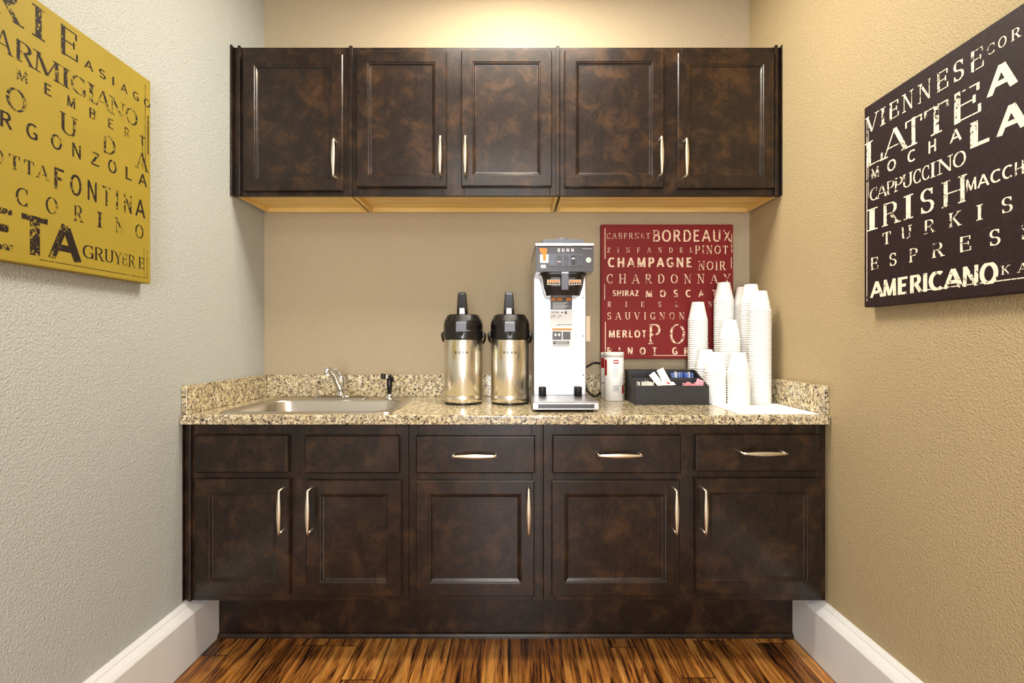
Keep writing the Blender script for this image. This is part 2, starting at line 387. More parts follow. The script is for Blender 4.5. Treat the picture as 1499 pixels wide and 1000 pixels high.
# --- base units
DF = 1.895; DFF = DF+.0195          # door face plane, face-frame plane
ZB0, ZB1 = .2265, .911               # underside and top of the base units
def base_unit(label, px0, px1, frames):
    D = DFF; x0, x1 = X(px0, D), X(px1, D)
    t = thing('base_cabinet', label, 'cabinet', (0, 0, 0), group='dark lower cabinets under the counter')
    yb = YB-.015; b = MB()
    for sx in (x0+.0006, x1-.0186): b.box(sx, sx+.018, D+.02, yb, ZB0, ZB1)
    b.box(x0+.0186, x1-.0186, D+.02, yb, ZB0+.004, ZB0+.022); b.box(x0+.0186, x1-.0186, yb-.012, yb, ZB0+.022, ZB1)
    b.build('carcass', M_dark, t)
    f = MB()                                     # face frame: stiles and rails round the openings
    rails = [(ZB0, Z(870, DF)+.012), (Z(704, DF)-.012, Z(693, DF)+.012), (Z(638, DF)-.012, ZB1)]
    xs = sorted(frames)
    for a, c in xs: f.box(X(a, D)+.0006, X(c, D)-.0006, D, D+.0195, ZB0, ZB1)
    for (a, c), (e, g) in zip(xs, xs[1:]):
        for z0, z1 in rails: f.box(X(c, D)-.0006, X(e, D)+.0006, D+.0002, D+.0195, z0, z1)
    f.build('face_frame', M_dark, t, bevel=.0012)
    return t
A = base_unit('dark-stained sink base cabinet with two doors, left end under the steel sink', 271, 599, [(271, 289), (418, 452), (581, 599)])
front('false_drawer_front', A, 285, 422, 637, 692.5, DF, rings=SLAB); front('false_drawer_front', A, 446, 585, 638, 693.5, DF, rings=SLAB)
front('door', A, 285, 424, 702, 872, DF, (416, 745, True)); front('door', A, 448, 588, 704, 873.5, DF, (457, 745, True))
B = base_unit('narrow dark-stained base cabinet with one drawer and one door, below the airpots', 599, 796, [(599, 613), (779, 796)])
front('drawer', B, 609, 784, 638, 693.5, DF, (696, 665, False), SLAB); front('door', B, 609, 783, 704, 874, DF, (774, 745, True))
Cc = base_unit('wide dark-stained base cabinet with two drawers and two doors, right end against the tan wall', 796, 1209, [(796, 813), (993, 1024), (1196, 1209)])
front('drawer', Cc, 809, 998, 637, 693.5, DF, (905.5, 664, False), SLAB); front('drawer', Cc, 1019, 1202, 636, 690.5, DF, (1113, 661, False), SLAB)
front('door', Cc, 808, 996, 704, 873, DF, (986, 745, True)); front('door', Cc, 1019, 1204, 701, 870.5, DF, (1028, 745, True))
b = MB(); b.box(X(270, DFF)-.0008, X(271, DFF), DF+.004, DFF+.018, ZB0, ZB1); b.box(X(273.5, DF), X(277.5, DF), DF+.008, DFF-.0005, ZB0, ZB1); b.build('scribe_trim', M_dark, A, bevel=.002)
b = MB(); b.box(X(793.2, DF), X(795.6, DF), DF+.012, DFF-.0005, ZB0, ZB1); b.build('scribe_trim', M_dark, B, bevel=.001)
# plinth set back under the units
t = thing('toe_kick', 'long dark recessed kick board along the floor below the lower cabinets', 'kick board', (0, YT, 0))
b = MB((0, YT, 0)); b.box(X(318, YT)+.0005, X(1162, YT)+.012, YT, YT+.40, 0, ZB0-.0005); b.build('board', M_dark, t)
b = MB((0, YT, 0)); b.loops([[(x, YT-.0005-a, z) for a, z in ((0, 0), (.014, 0), (.013, .008), (.008, .015), (0, .019))] for x in (X(318, YT)+.001, X(1162, YT)+.0)]); b.build('shoe_moulding', M_dark, t)

# --- wall units
DU = 2.217; DUF = DU+.0195; ZU0, ZU1 = 1.885, 2.5555
def wall_unit(label, px0, px1, frames):
    D = DUF; x0, x1 = X(px0, D), X(px1, D); rec = .022; yb = YB-.001
    t = thing('wall_cabinet', label, 'cabinet', (0, 0, 0), group='dark upper cabinets on the back wall')
    b = MB(); b.box(x0+.0065, x1-.0065, D+.0198, yb, ZU0+rec+.006, ZU1-.001); b.build('carcass', M_dark, t)
    u = MB()
    u.box(x0+.019, x1-.019, D+.0198, yb-.0185, ZU0+rec, ZU0+rec+.0055)                                   # recessed underside
    u.build('underside_panel', M_maple, t)
    u = MB()
    for sx in (x0+.0065, x1-.0185): u.box(sx, sx+.012, D+.0198, yb, ZU0, ZU0+rec+.0055)
    u.box(x0+.019, x1-.019, yb-.018, yb, ZU0, ZU0+rec+.0055)
    u.build('underside_rails', M_maple, t)
    f = MB(); xs = sorted(frames)
    for a, c in xs: f.box(X(a, D)+.0006, X(c, D)-.0006, D, D+.0195, ZU0, ZU1)
    for (a, c), (e, g) in zip(xs, xs[1:]):
        for z0, z1 in ((ZU0, Z(272, DU)+.008), (Z(77, DU)-.01, ZU1)): f.box(X(c, D)-.0006, X(e, D)+.0006, D+.0002, D+.0195, z0, z1)
    f.build('face_frame', M_dark, t, bevel=.0012)
    return t
U1 = wall_unit('single-door dark upper cabinet, left end beside the light wall', 343, 515, [(343, 361), (498, 515)])
front('door', U1, 356, 502, 79, 279, DU, (493, 235, True))
U2 = wall_unit('two-door dark upper cabinet in the middle, above the two airpots', 515, 820, [(515, 526), (649, 680), (805, 820)])
front('door', U2, 522, 654, 74, 273.5, DU, (646.5, 231.5, True)); front('door', U2, 675.5, 808.5, 73.5, 272.5, DU, (682.5, 231.5, True))
U3 = wall_unit('two-door dark upper cabinet, right end above the red sign and cups', 820, 1142, [(820, 832), (968, 998), (1127, 1142)])
front('door', U3, 827, 973, 73, 273.5, DU, (965.5, 232, True)); front('door', U3, 993, 1135, 77, 275, DU, (1001.5, 234.5, True))
b = MB(); b.box(XL+.001, X(343, DUF), DU+.002, DUF+.018, ZU0-.001, ZU1+.004); b.box(X(346.5, DU), X(350.5, DU), DU+.008, DUF-.0005, ZU0, ZU1+.004); b.build('scribe_trim', M_dark, U1, bevel=.0025)
b = MB(); b.box(X(510, DU), X(515, DU), DU+.010, DUF-.0005, ZU0, ZU1+.003); b.build('scribe_trim', M_dark, U1, bevel=.001)
b = MB(); b.box(X(814.5, DU), X(820, DU), DU+.010, DUF-.0005, ZU0, ZU1+.003); b.build('scribe_trim', M_dark, U2, bevel=.001)
b = MB(); b.box(X(1142, DUF), XR-.001, DU+.002, DUF+.018, ZU0-.001, ZU1+.004); b.box(X(1136.5, DU), X(1140.5, DU), DU+.006, DUF-.0005, ZU0, ZU1+.004); b.build('scribe_trim', M_dark, U3, bevel=.0025)

# ------------------------------------------------------------------ worktop and sink
CT0, CT1, YC = .9115, .9475, 1.88
SX0, SX1, SY0, SY1 = -1.1467, -.470, 1.918, 2.452          # sink rim
t = thing('countertop', 'speckled cream and brown granite countertop with low splash, running wall to wall', 'countertop', (0, YC, CT0))
off = (0, YC, CT0); b = MB(off)
ox0, ox1, oy0, oy1 = XL+.001, XR-.001, YC, YB-.001; hx0, hx1, hy0, hy1 = SX0+.02, SX1-.02, SY0+.022, SY1-.02
def ringq(z): return [b.v((x, y, z)) for x, y in ((ox0, oy0), (ox1, oy0), (ox1, oy1), (ox0, oy1))], [b.v((x, y, z)) for x, y in ((hx0, hy0), (hx1, hy0), (hx1, hy1), (hx0, hy1))]
bo, bi = ringq(CT0); to, ti = ringq(CT1)
for i in range(4):
    j = (i+1) % 4
    b.face([to[i], to[j], ti[j], ti[i]]); b.face([bo[i], bi[i], bi[j], bo[j]]); b.face([bo[i], bo[j], to[j], to[i]]); b.face([bi[i], ti[i], ti[j], bi[j]])
b.build('slab', M_granite, t, bevel=.006, seg=3)
ZS = 1.059
b = MB(off); b.box(XL+.0225, XR-.0225, YB-.021, YB-.001, CT1+.0003, ZS); b.build('back_splash', M_granite, t, bevel=.002)
b = MB(off); b.box(XL+.001, XL+.022, YC+.012, YB-.001, CT1+.0003, ZS); b.build('side_splash', M_granite, t, bevel=.002)
b = MB(off); b.box(XR-.022, XR-.001, YC+.012, YB-.001, CT1+.0003, ZS); b.build('side_splash', M_granite, t, bevel=.002)

t = thing('sink', 'drop-in brushed steel kitchen sink set in the granite at the left', 'sink', (0, 0, CT1))
z = CT1; b = MB((0, 0, CT1)); bx0, bx1, by0, by1 = -1.108, -.512, 1.957, 2.335
rings = [rrect(SX0, SX1, SY0, SY1, .03, z+.0005), rrect(SX0+.002, SX1-.002, SY0+.002, SY1-.002, .03, z+.005), rrect(SX0+.007, SX1-.007, SY0+.007, SY1-.007, .028, z+.0075),
         rrect(SX0+.014, SX1-.014, SY0+.014, SY1-.014, .026, z+.0045), rrect(bx0-.008, bx1+.008, by0-.008, by1+.008, .085, z+.0045), rrect(bx0-.002, bx1+.002, by0-.002, by1+.002, .08, z+.003),
         rrect(bx0, bx1, by0, by1, .08, z-.004), rrect(bx0+.012, bx1-.012, by0+.012, by1-.012, .08, z-.10), rrect(bx0+.022, bx1-.022, by0+.022, by1-.022, .085, z-.145),
         rrect(bx0+.045, bx1-.045, by0+.045, by1-.045, .08, z-.163), rrect(bx0+.2, bx1-.2, by0+.12, by1-.12, .05, z-.168)]
b.loops(rings, False, True, smooth=True); b.build('basin', M_sink, t)
b = MB((0, 0, CT1)); b.lathe([(.043, 0), (.043, .002), (.036, .003), (.030, .001)], (-.81, 2.145, z-.1678), 32); b.build('drain', M_chrome, t)
zd = CT1+.0048
# faucet
fx, fy = -.826, 2.394
t = thing('faucet', 'chrome kitchen faucet with raised angled spout behind the sink', 'faucet', (fx, fy, zd)); off = (fx, fy, zd)
b = MB(off); b.loops([rrect(fx-.132, fx+.132, fy-.026, fy+.026, .025, zd), rrect(fx-.132, fx+.132, fy-.026, fy+.026, .025, zd+.010), rrect(fx-.126, fx+.126, fy-.02, fy+.02, .019, zd+.016)], smooth=False); b.build('base_plate', M_chrome, t)
b = MB(off); b.lathe([(.028, .016), (.024, .022), (.0185, .032), (.0175, .095), (.0165, .107), (.012, .112)], (fx, fy, zd), 28); b.build('body', M_chrome, t)
b = MB(off); pts = spline([(fx, fy-.010, zd+.045), (fx, fy-.055, zd+.082), (fx+.002, fy-.115, zd+.126), (fx+.003, fy-.165, zd+.150), (fx+.003, fy-.192, zd+.152)], 6)
b.tube(pts, [.0165-.004*i/len(pts) for i in range(len(pts))], 14, flat=.85); b.tube([(fx+.003, fy-.190, zd+.156), (fx+.003, fy-.193, zd+.124)], .0135, 16); b.build('spout', M_chrome, t)
b = MB(off); b.tube([(fx, fy+.001, zd+.108), (fx-.004, fy-.02, zd+.122), (fx-.010, fy-.052, zd+.143)], [.0145, .012, .010], 12, flat=.55); b.build('lever', M_chrome, t)
# side sprayer
px_, py_ = X(570.5, 2.392), 2.392
t = thing('sink_sprayer', 'black pull-out side sprayer standing upright right of the faucet', 'sprayer', (px_, py_, zd)); off = (px_, py_, zd)
b = MB(off); b.lathe([(.021, 0), (.021, .004), (.015, .012), (.0125, .022)], (px_, py_, zd), 24); b.build('collar', M_chrome, t)
b = MB(off); b.tube(spline([(px_, py_, zd+.020), (px_+.001, py_, zd+.06), (px_+.0, py_-.001, zd+.095), (px_-.003, py_-.006, zd+.112)], 6), [.0095+.004*min(1, i/6) for i in range(18)]+[.0135], 16); b.tube([(px_+.004, py_-.002, zd+.112), (px_+.014, py_+.0, zd+.100), (px_+.020, py_, zd+.080)], [.007, .006, .004], 10); b.build('grip', M_black, t)
b = MB(off); b.tube([(px_-.002, py_-.004, zd+.106), (px_-.018, py_-.018, zd+.108)], .010, 16); b.build('nozzle_ring', M_chrome, t)
b = MB(off); b.tube([(px_-.018, py_-.018, zd+.108), (px_-.030, py_-.028, zd+.110)], [.0125, .0135], 18); b.build('nozzle', M_black, t)

# ------------------------------------------------------------------ airpots
def airpot(label, cx, D, leverdx=0):
    z0 = CT1+.0004; t = thing('airpot', label, 'thermos', (cx, D, z0), 0, 'steel pump airpots'); off = (cx, D, z0); r = .0865
    b = MB(off); b.lathe([(r-.006, 0), (r-.003, .001), (r-.002, .010)], (cx, D, z0), 56); b.build('base_ring', M_black, t)
    b = MB(off); b.lathe([(r-.002, .010), (r, .012), (r, .040), (r-.0006, .041), (r-.0006, .0415), (r, .0425), (r, .286), (r-.003, .290)], (cx, D, z0), 72); b.build('steel_body', M_steel, t)
    # pump head: squarish shoulders over a round collar
    def sup(rx, ry, z, p, cy=0, n=56):
        out = []
        for i in range(n):
            a = 2*PI*i/n; c, s = math.cos(a), math.sin(a); k = (abs(c)**p+abs(s)**p)**(-1/p)
            out.append((cx+rx*k*c, D+cy+ry*k*s, z0+z))
        return out
    b = MB(off); b.loops([sup(.0875, .0875, .290, 2), sup(.090, .090, .293, 2), sup(.090, .090, .327, 2.1), sup(.0875, .0875, .329, 2.1), sup(.088, .089, .331, 2.1), sup(.0885, .090, .352, 2.3), sup(.084, .085, .372, 2.5), sup(.070, .070, .397, 2.8), sup(.062, .062, .401, 3)]); b.build('pump_head', M_black, t, bevel=.0015)
    b = MB(off); b.loops([[(cx-.023, D-.088, z0+.318), (cx+.023, D-.088, z0+.318), (cx+.023, D-.06, z0+.318), (cx-.023, D-.06, z0+.318)],
                          [(cx-.023, D-.104, z0+.322), (cx+.023, D-.104, z0+.322), (cx+.023, D-.06, z0+.322), (cx-.023, D-.06, z0+.322)],
                          [(cx-.0225, D-.099, z0+.360), (cx+.0225, D-.099, z0+.360), (cx+.0225, D-.06, z0+.360), (cx-.0225, D-.06, z0+.360)],
                          [(cx-.022, D-.092, z0+.366), (cx+.022, D-.092, z0+.366), (cx+.022, D-.055, z0+.372), (cx-.022, D-.055, z0+.372)]]); b.build('spout_cover', M_greyp, t, bevel=.0015)
    b = MB(off); b.tube([(cx, D-.094, z0+.322), (cx, D-.096, z0+.306)], [.009, .007], 14); b.build('spout', M_black, t)
    b = MB(off); lx = cx+leverdx
    b.loops([[(lx-.024, D-.045, z0+.392), (lx+.024, D-.045, z0+.392), (lx+.024, D-.010, z0+.392), (lx-.024, D-.010, z0+.392)],
             [(lx-.0235, D-.056, z0+.42), (lx+.0235, D-.056, z0+.42), (lx+.0235, D-.030, z0+.43), (lx-.0235, D-.030, z0+.43)],
             [(lx-.0185, D-.068, z0+.487), (lx+.0185, D-.068, z0+.487), (lx+.0185, D-.050, z0+.492), (lx-.0185, D-.050, z0+.492)],
             [(lx-.013, D-.068, z0+.497), (lx+.013, D-.068, z0+.497), (lx+.013, D-.054, z0+.498), (lx-.013, D-.054, z0+.498)]]); lv = b.build('lever', M_black, t, bevel=.004, seg=3)
    b = MB(off); b.loops([[(lx-.012, D-.059, z0+.402), (lx+.012, D-.059, z0+.402), (lx+.010, D-.05, z0+.404), (lx-.010, D-.05, z0+.404)], [(lx-.010, D-.0605, z0+.427), (lx+.010, D-.0605, z0+.427), (lx+.008, D-.05, z0+.425), (lx-.008, D-.05, z0+.425)]]); b.build('lever_glint', M_white, lv)  # small white piece imitating a reflected glint on the black lever
    for s in (-1, 1):
        b = MB(off); b.box(cx+min(s*.087, s*.096), cx+max(s*.087, s*.096), D-.012, D+.012, z0+.304, z0+.324); b.build('lug', M_black, t, bevel=.003)
    b = MB(off); pts = []
    for i in range(25):
        a = PI*i/24; pts.append((cx-.098*math.cos(a), D+.012+.085*math.sin(a), z0+.314-.062*math.sin(a)**.6))
    b.tube(pts, .0055, 10, flat=1.4); b.build('carry_handle', M_black, t)
    def dr(q): word('BUNN', -.0285, .0285, .226, .2375, 'heavy', q)
    def fm(u, v, k):
        a = u/r; return (cx+(r+.0004+k*.00002)*math.sin(a), D-(r+.0004+k*.00002)*math.cos(a), z0+v)
    letters('brand_print', M_ink, t, fm, dr, off)
airpot('left steel airpot with black pump lid, nearer the sink', X(678.8, 2.245), 2.245, 0)
airpot('right steel airpot with black pump lid, next to the coffee maker', X(747, 2.245), 2.245, -.004)

# ------------------------------------------------------------------ coffee maker
cx = .2125; z0 = CT1+.0004; off = (cx, 2.19, z0)
t = thing('coffee_maker', 'tall steel coffee brewer with charcoal switch panel and black filter basket', 'coffee maker', off)
for sx in (-1, 1):
    for yy in (1.985, 2.40): b = MB(off); b.lathe([(.014, 0), (.012, .0103)], (cx+sx*.10, yy, z0), 18); b.build('rubber_foot', M_blackmatte, t)
b = MB(off); b.box(cx-.1305, cx+.1305, 1.952, 2.43, z0+.0105, z0+.0385); b.box(cx-.1295, cx+.1295, 1.9525, 2.195, z0+.0388, z0+.0425); b.build('base', M_panel, t, bevel=.003)
b = MB(off); b.box(cx-.110, cx+.112, 1.9495, 1.9518, z0+.0155, z0+.0325); b.build('base_strip', M_cpanel, t, bevel=.001)
zc1 = Z(398, 2.0)                       # underside of the brew head
b = MB(off); b.box(cx-.1165, cx+.1165, 2.20, 2.41, z0+.0388, zc1+.02); co = b.build('column', M_panel, t, bevel=.004)
b = MB(off); b.box(cx-.112, cx+.112, 2.1955, 2.1995, z0+.043, z0+.070); b.build('skirt_plate', M_panel, t, bevel=.001)
for sx in (-.1035, .1035):
    for py in (436, 492, 549):
        b = MB(off); zz = Z(py, 2.2); n = 12; b.loops([[(cx+sx+rr*math.cos(2*PI*i/n), y, zz+rr*math.sin(2*PI*i/n)) for i in range(n)] for rr, y in ((.0042, 2.2), (.0042, 2.1985), (.0025, 2.197))]); b.build('screw', M_chrome, t)
for sx in (-.0795, .0765):
    b = MB(off); b.lathe([(.0165, .043), (.0165, .080), (.0158, .0815)], (cx+sx, 2.162, z0), 24); b.build('bumper', M_blackmatte, t)
# brew head
zt = Z(361, 2.0)
b = MB(off)
prof = [(2.0, zc1), (2.0, zt), (2.41, zt), (2.41, zc1)]
b.box(cx-.1165, cx+.1165, 2.006, 2.41, zc1+.0205, zt-.0002); b.box(cx-.1165, cx+.1165, 2.006, 2.196, zc1, zc1+.02); hd = b.build('brew_head', M_panel, t, bevel=.002)
b = MB(off); b.box(cx-.1205, cx+.1205, 1.992, 2.415, zt, zt+.0135); b.build('top_cover', M_panel, hd, bevel=.003)
b = MB(off); b.box(cx-.088, cx+.082, 2.035, 2.30, zt+.0138, zt+.037); b.lathe([(.032, .037), (.032, .046), (.028, .048), (.02, .048)], (cx, 2.09, zt), 32); b.build('reservoir_lid', M_greyp, hd, bevel=.002)
b = MB(off); pr = rrect(cx-.1165, cx+.1165, zc1, zt-.001, .010, 0, 5); b.loops([[(x, y, z) for x, z, _ in pr] for y in (2.0058, 1.998)]); cp = b.build('control_panel', M_cpanel, hd, bevel=.001)
Dp = 1.998
def pquad(px0, px1, py0, py1, y0=.0015, D=Dp): return (X(px0, D), X(px1, D), D-y0, D-.0001, Z(py1, D), Z(py0, D))
def cpx(x): return 775+x/10.0
def cpy(y): return 340+y/10.0
letters('brand_print', M_whiteink, cp, lambda u, v, k: (u, Dp-.0004-k*.00003, v), lambda q: (word('BUNN', X(cpx(420), Dp), X(cpx(655), Dp), Z(cpy(288), Dp), Z(cpy(235), Dp), 'heavy', q), [q([(X(cpx(780+i*24), Dp), Z(cpy(246), Dp)), (X(cpx(796+i*24), Dp), Z(cpy(246), Dp)), (X(cpx(796+i*24), Dp), Z(cpy(238), Dp)), (X(cpx(780+i*24), Dp), Z(cpy(238), Dp))]) for i in range(6)]), off)
b = MB(off); b.box(*pquad(cpx(160), cpx(285), cpy(325), cpy(450), .002)); b.box(*pquad(cpx(172), cpx(245), cpy(478), cpy(525), .002)); b.build('sticker', M_whiteink, cp)
b = MB(off)
o3 = [(150, 235), (262, 235), (258, 300), (244, 330), (250, 410), (205, 418), (200, 320), (165, 300)]
b.loops([[(X(cpx(x), Dp), Dp-d, Z(cpy(y), Dp)) for x, y in o3] for d in (.0021, .0033)]); b.build('flame_emblem', M_orange, cp)
b = MB(off); b.box(*pquad(cpx(285), cpx(690), cpy(318), cpy(500), .0025)); b.box(*pquad(cpx(705), cpx(790), cpy(325), cpy(495), .0025)); b.build('switch_bezel', M_greyp, cp, bevel=.001)
for i, (a, c, mm) in enumerate(((302, 362, M_greyp), (402, 472, M_black), (510, 572, M_cpanel), (612, 676, M_black), (718, 778, M_cpanel))):
    D2 = Dp-.0026; x0, x1, zz0, zz1 = X(cpx(a), Dp), X(cpx(c), Dp), Z(cpy(482), Dp), Z(cpy(345), Dp); zm = (zz0+zz1)/2
    b = MB(off); b.loops([[(x, y, z) for y, z in ((D2, zz0), (D2-.0025, zz0), (D2-.004, zm), (D2-.0068, zz1), (D2, zz1))] for x in (x0, x1)]); sw = b.build('switch', mm, cp)
    if i in (1, 3):
        b = MB(off); b.box(x0+.003, x1-.003, D2-.0042, D2-.0034, zm-.008, zm-.003) if i == 1 else b.box(x0+.003, x1-.003, D2-.0062, D2-.005, zm+.004, zm+.009); b.build('marking', M_pink if i == 1 else M_whiteink, sw)
b = MB(off); n = 24; c0 = (X(cpx(870), Dp), Z(cpy(410), Dp))
b.loops([[(c0[0]+rr*math.cos(2*PI*i/n), y, c0[1]+rr*math.sin(2*PI*i/n)) for i in range(n)] for rr, y in ((.0105, Dp-.0001), (.0105, Dp-.002), (.008, Dp-.003))]); lp = b.build('ready_lamp', M_white, cp)
b = MB(off); b.loops([[(c0[0]+rr*math.cos(2*PI*i/n), y, c0[1]+rr*math.sin(2*PI*i/n)) for i in range(n)] for rr, y in ((.0045, Dp-.003), (.004, Dp-.004))]); b.build('lens', M_green, lp)
# filter basket (funnel)
b = MB(off); fy_ = 2.09
def fr(rx, ry, z, cy=fy_): return rrect(cx-.0+(-rx), cx+rx, cy-ry, cy+ry, min(rx, ry)*.55, z, 6)
zb = zc1-.0005; b.loops([fr(.096, .082, zb), fr(.096, .082, zb-.006), fr(.090, .078, zb-.010), fr(.086, .075, zb-.020), fr(.081, .071, zb-.055), fr(.0725, .062, zb-.080), fr(.070, .058, zb-.092), fr(.02, .02, zb-.094)]); fb = b.build('filter_basket', M_black, t)
b = MB(off); b.loops([[(cx-.0155, 1.984, zb-.001), (cx+.0155, 1.984, zb-.001), (cx+.0155, 2.0078, zb-.001), (cx-.0155, 2.0078, zb-.001)], [(cx-.015, 1.978, zb-.010), (cx+.015, 1.978, zb-.010), (cx+.015, 1.99, zb-.012), (cx-.015, 1.99, zb-.012)], [(cx-.0145, 1.986, zb-.074), (cx+.0145, 1.986, zb-.074), (cx+.0145, 1.996, zb-.074), (cx-.0145, 1.996, zb-.074)]]); b.build('basket_handle', M_greyp, fb, bevel=.002)
for s in (-1, 1):
    b = MB(off); xa, xb = (cx-.070, cx-.018) if s < 0 else (cx+.018, cx+.068)
    b.loops([[(x, y, z) for x, z in ((xa, zb-.030), (xb, zb-.030), (xb, zb-.051), (xa, zb-.051))] for y in (2.0085, 2.0115)]); st = b.build('warning_sticker', M_ivory, fb)
    b = MB(off); b.box(xa+.004, xb-.004, 2.0075, 2.0084, zb-.038, zb-.033); b.build('orange_band', M_orange, st)
    b = MB(off)
    for i in range(5): b.box(xa+.005+i*.009, xa+.0115+i*.009, 2.0078, 2.0084, zb-.048, zb-.041)
    b.build('print', M_ink, st)
# labels on the column
Dc = 2.2
def lx(x): return 775+x/11.11
def ly(y): return 430+y/11.11
def cq(a, c, e, f, d0, d1): return (X(lx(a), Dc), X(lx(c), Dc), Dc-d1, Dc-d0, Z(ly(f), Dc), Z(ly(e), Dc))
b = MB(off); b.box(*cq(345, 700, 40, 262, .0001, .0006)); l1 = b.build('warning_label', M_cpanel, t)
b = MB(off)
for a, c in ((360, 430), (455, 540), (600, 685)): b.box(*cq(a, c, 60, 112, .0006, .0009))
b.build('orange_band', M_orange, l1)
b = MB(off)
for i in range(6): b.box(*cq(385, 640-(i % 3)*30, 140+i*18, 147+i*18, .0006, .0009))
b.build('print', M_whiteink, l1)
b = MB(off); b.box(*cq(330, 700, 268, 545, .0001, .0005)); l2 = b.build('rating_label', M_whiteink, t)
letters('print', M_ink, l2, lambda u, v, k: (u, Dc-.0007-k*.00003, v), lambda q: (word('BUNN', X(lx(365), Dc), X(lx(480), Dc), Z(ly(320), Dc), Z(ly(288), Dc), 'sans', q),
    [q([(X(lx(a), Dc), Z(ly(y), Dc)), (X(lx(c), Dc), Z(ly(y), Dc)), (X(lx(c), Dc), Z(ly(y-e), Dc)), (X(lx(a), Dc), Z(ly(y-e), Dc))]) for a, c, y, e in ((525, 555, 312, 14), (585, 612, 330, 44), (355, 440, 368, 10), (480, 530, 368, 10), (352, 378, 398, 10), (400, 420, 398, 8), (455, 490, 398, 8), (455, 500, 512, 10), (510, 690, 508, 8))]), off)
b = MB(off); b.box(*cq(368, 700, 555, 868, .0001, .0006)); l3 = b.build('instruction_label', M_whiteink, t)
b = MB(off); b.box(*cq(376, 692, 566, 596, .0006, .0009)); b.build('orange_band', M_orange, l3)
b = MB(off); b.box(*cq(380, 530, 612, 750, .0006, .0009)); b.box(*cq(548, 672, 618, 748, .0006, .0009)); b.box(*cq(388, 650, 770, 828, .0006, .0009)); b.box(*cq(388, 645, 848, 856, .0006, .0009)); b.build('pictures', M_cpanel, l3)
b = MB(off)
for a, e in ((430, 668), (488, 668)):
    x_, z_ = X(lx(a), Dc), Z(ly(e), Dc); b.loops([[(x_+.0052*math.cos(2*PI*i/16), y, z_+.0062*math.sin(2*PI*i/16)) for i in range(16)] for y in (Dc-.001, Dc-.0013)])
for i in range(4): b.box(*cq(430, 630, 776+i*13, 780+i*13, .0010, .0013))
b.build('print', M_whiteink, l3)
b = MB(off); b.box(cx+.1168, cx+.140, 2.235, 2.243, Z(500, 2.24), Z(463, 2.24)); b.box(cx+.1168, cx+.1255, 2.243, 2.33, Z(500, 2.24), Z(463, 2.24)); b.build('side_tag', M_ivory, t, bevel=.001)
# power cord from the column back to the splash
b = MB(off); b.tube(spline([(cx+.1165, 2.37, 1.090), (cx+.16, 2.385, 1.113), (cx+.19, 2.455, 1.120), (cx+.225, 2.492, 1.118), (cx+.262, 2.499, 1.108), (cx+.285, 2.4995, 1.06), (cx+.270, 2.498, .990), (cx+.225, 2.490, .965), (cx+.19, 2.41, .961), (cx+.155, 2.40, .985), (cx+.135, 2.395, 1.03), (cx+.1165, 2.39, 1.05)], 8), .0052, 10); b.build('power_cord', M_blackmatte, t)

# ------------------------------------------------------------------ canisters
def canister(label, cx, D, r, hgt, red):
    z0 = CT1+.0004; t = thing('canister', label, 'canister', (cx, D, z0)); off = (cx, D, z0)
    b = MB(off); b.lathe([(r-.003, 0), (r, .003), (r, hgt-.022), (r-.001, hgt-.0215)], (cx, D, z0), 44); body = b.build('body', M_white, t)
    b = MB(off); b.lathe([(r+.0012, hgt-.0212), (r+.0014, hgt-.003), (r-.001, hgt), (r-.006, hgt)], (cx, D, z0), 44); b.build('lid', M_white, t)
    def patch(name, m, a0, a1, za, zb_, lift=.0004, parent=body):
        q = MB(off); n = 12; ro = r+lift
        q.loops([[(cx+ro*math.sin(a0+(a1-a0)*i/n), D-ro*math.cos(a0+(a1-a0)*i/n), z0+z) for z in (za, zb_)] for i in range(n+1)], False, False, closed=False)
        return q.build(name, m, parent)
    for spec in red: patch(*spec)
    return t
canister('white sugar canister with small red emblem and fine print, beside the coffee maker', X(899.3, 2.355), 2.355, .0452, .229,
    [('emblem', M_red, -.28, .28, .176, .194), ('emblem_print', M_whiteink, -.22, .22, .182, .188, .0008), ('red_stripe', M_red, .72, 1.15, .035, .075), ('red_stripe', M_red, -1.45, -1.0, .12, .195),
     ('print', M_ink, -.3, .3, .150, .1512), ('print', M_ink, -.3, .26, .138, .1395), ('print', M_ink, -.3, .28, .128, .1292), ('print', M_ink, -.3, .2, .118, .1192), ('print', M_greyp, -.34, .34, .044, .0452)] +
    [('print', M_greyp, -.3, .3, .050+i*.0055, .052+i*.0055) for i in range(5)])
canister('second white canister with a red band, half hidden behind the front one', X(893.4, 2.444), 2.444, .0440, .226, [('red_band', M_red, -1.5, 1.5, .15, .2), ('grey_print', M_greyp, -1.5, 1.5, .075, .079)])

# ------------------------------------------------------------------ organizer with packets
ox0, ox1, oy0, oy1 = .5435, .8695, 2.183, 2.388; z0 = CT1+.0004; off = ((ox0+ox1)/2, oy0, z0)
t = thing('condiment_organizer', 'black stepped condiment organizer box holding sweetener packets', 'organizer', off)
zf, zr = z0+.084, z0+.146
b = MB(off); th = .007
b.box(ox0, ox1, oy0, oy0+th, z0, zf); b.box(ox0, ox1, oy1-th, oy1, z0, zr); b.box(ox0+th, ox1-th, oy0+th, oy1-th, z0, z0+.006)
for xa in (ox0, ox1-th):
    b.loops([[(x, y, z) for y, z in ((oy0+th, z0), (oy1-th, z0), (oy1-th, zr), (oy1-.035, zr), (oy0+th, zf))] for x in (xa, xa+th)])
ym = oy0+.105; b.box(ox0+th, ox1-th, ym, ym+.005, z0+.006, z0+.112)
b.build('box', M_leather, t, bevel=.0012)
for x in (ox0+.107, ox0+.214):
    b = MB(off); b.box(x, x+.004, oy0+th+.0005, ym-.0005, z0+.0065, z0+.078); b.build('divider', M_leather, t)
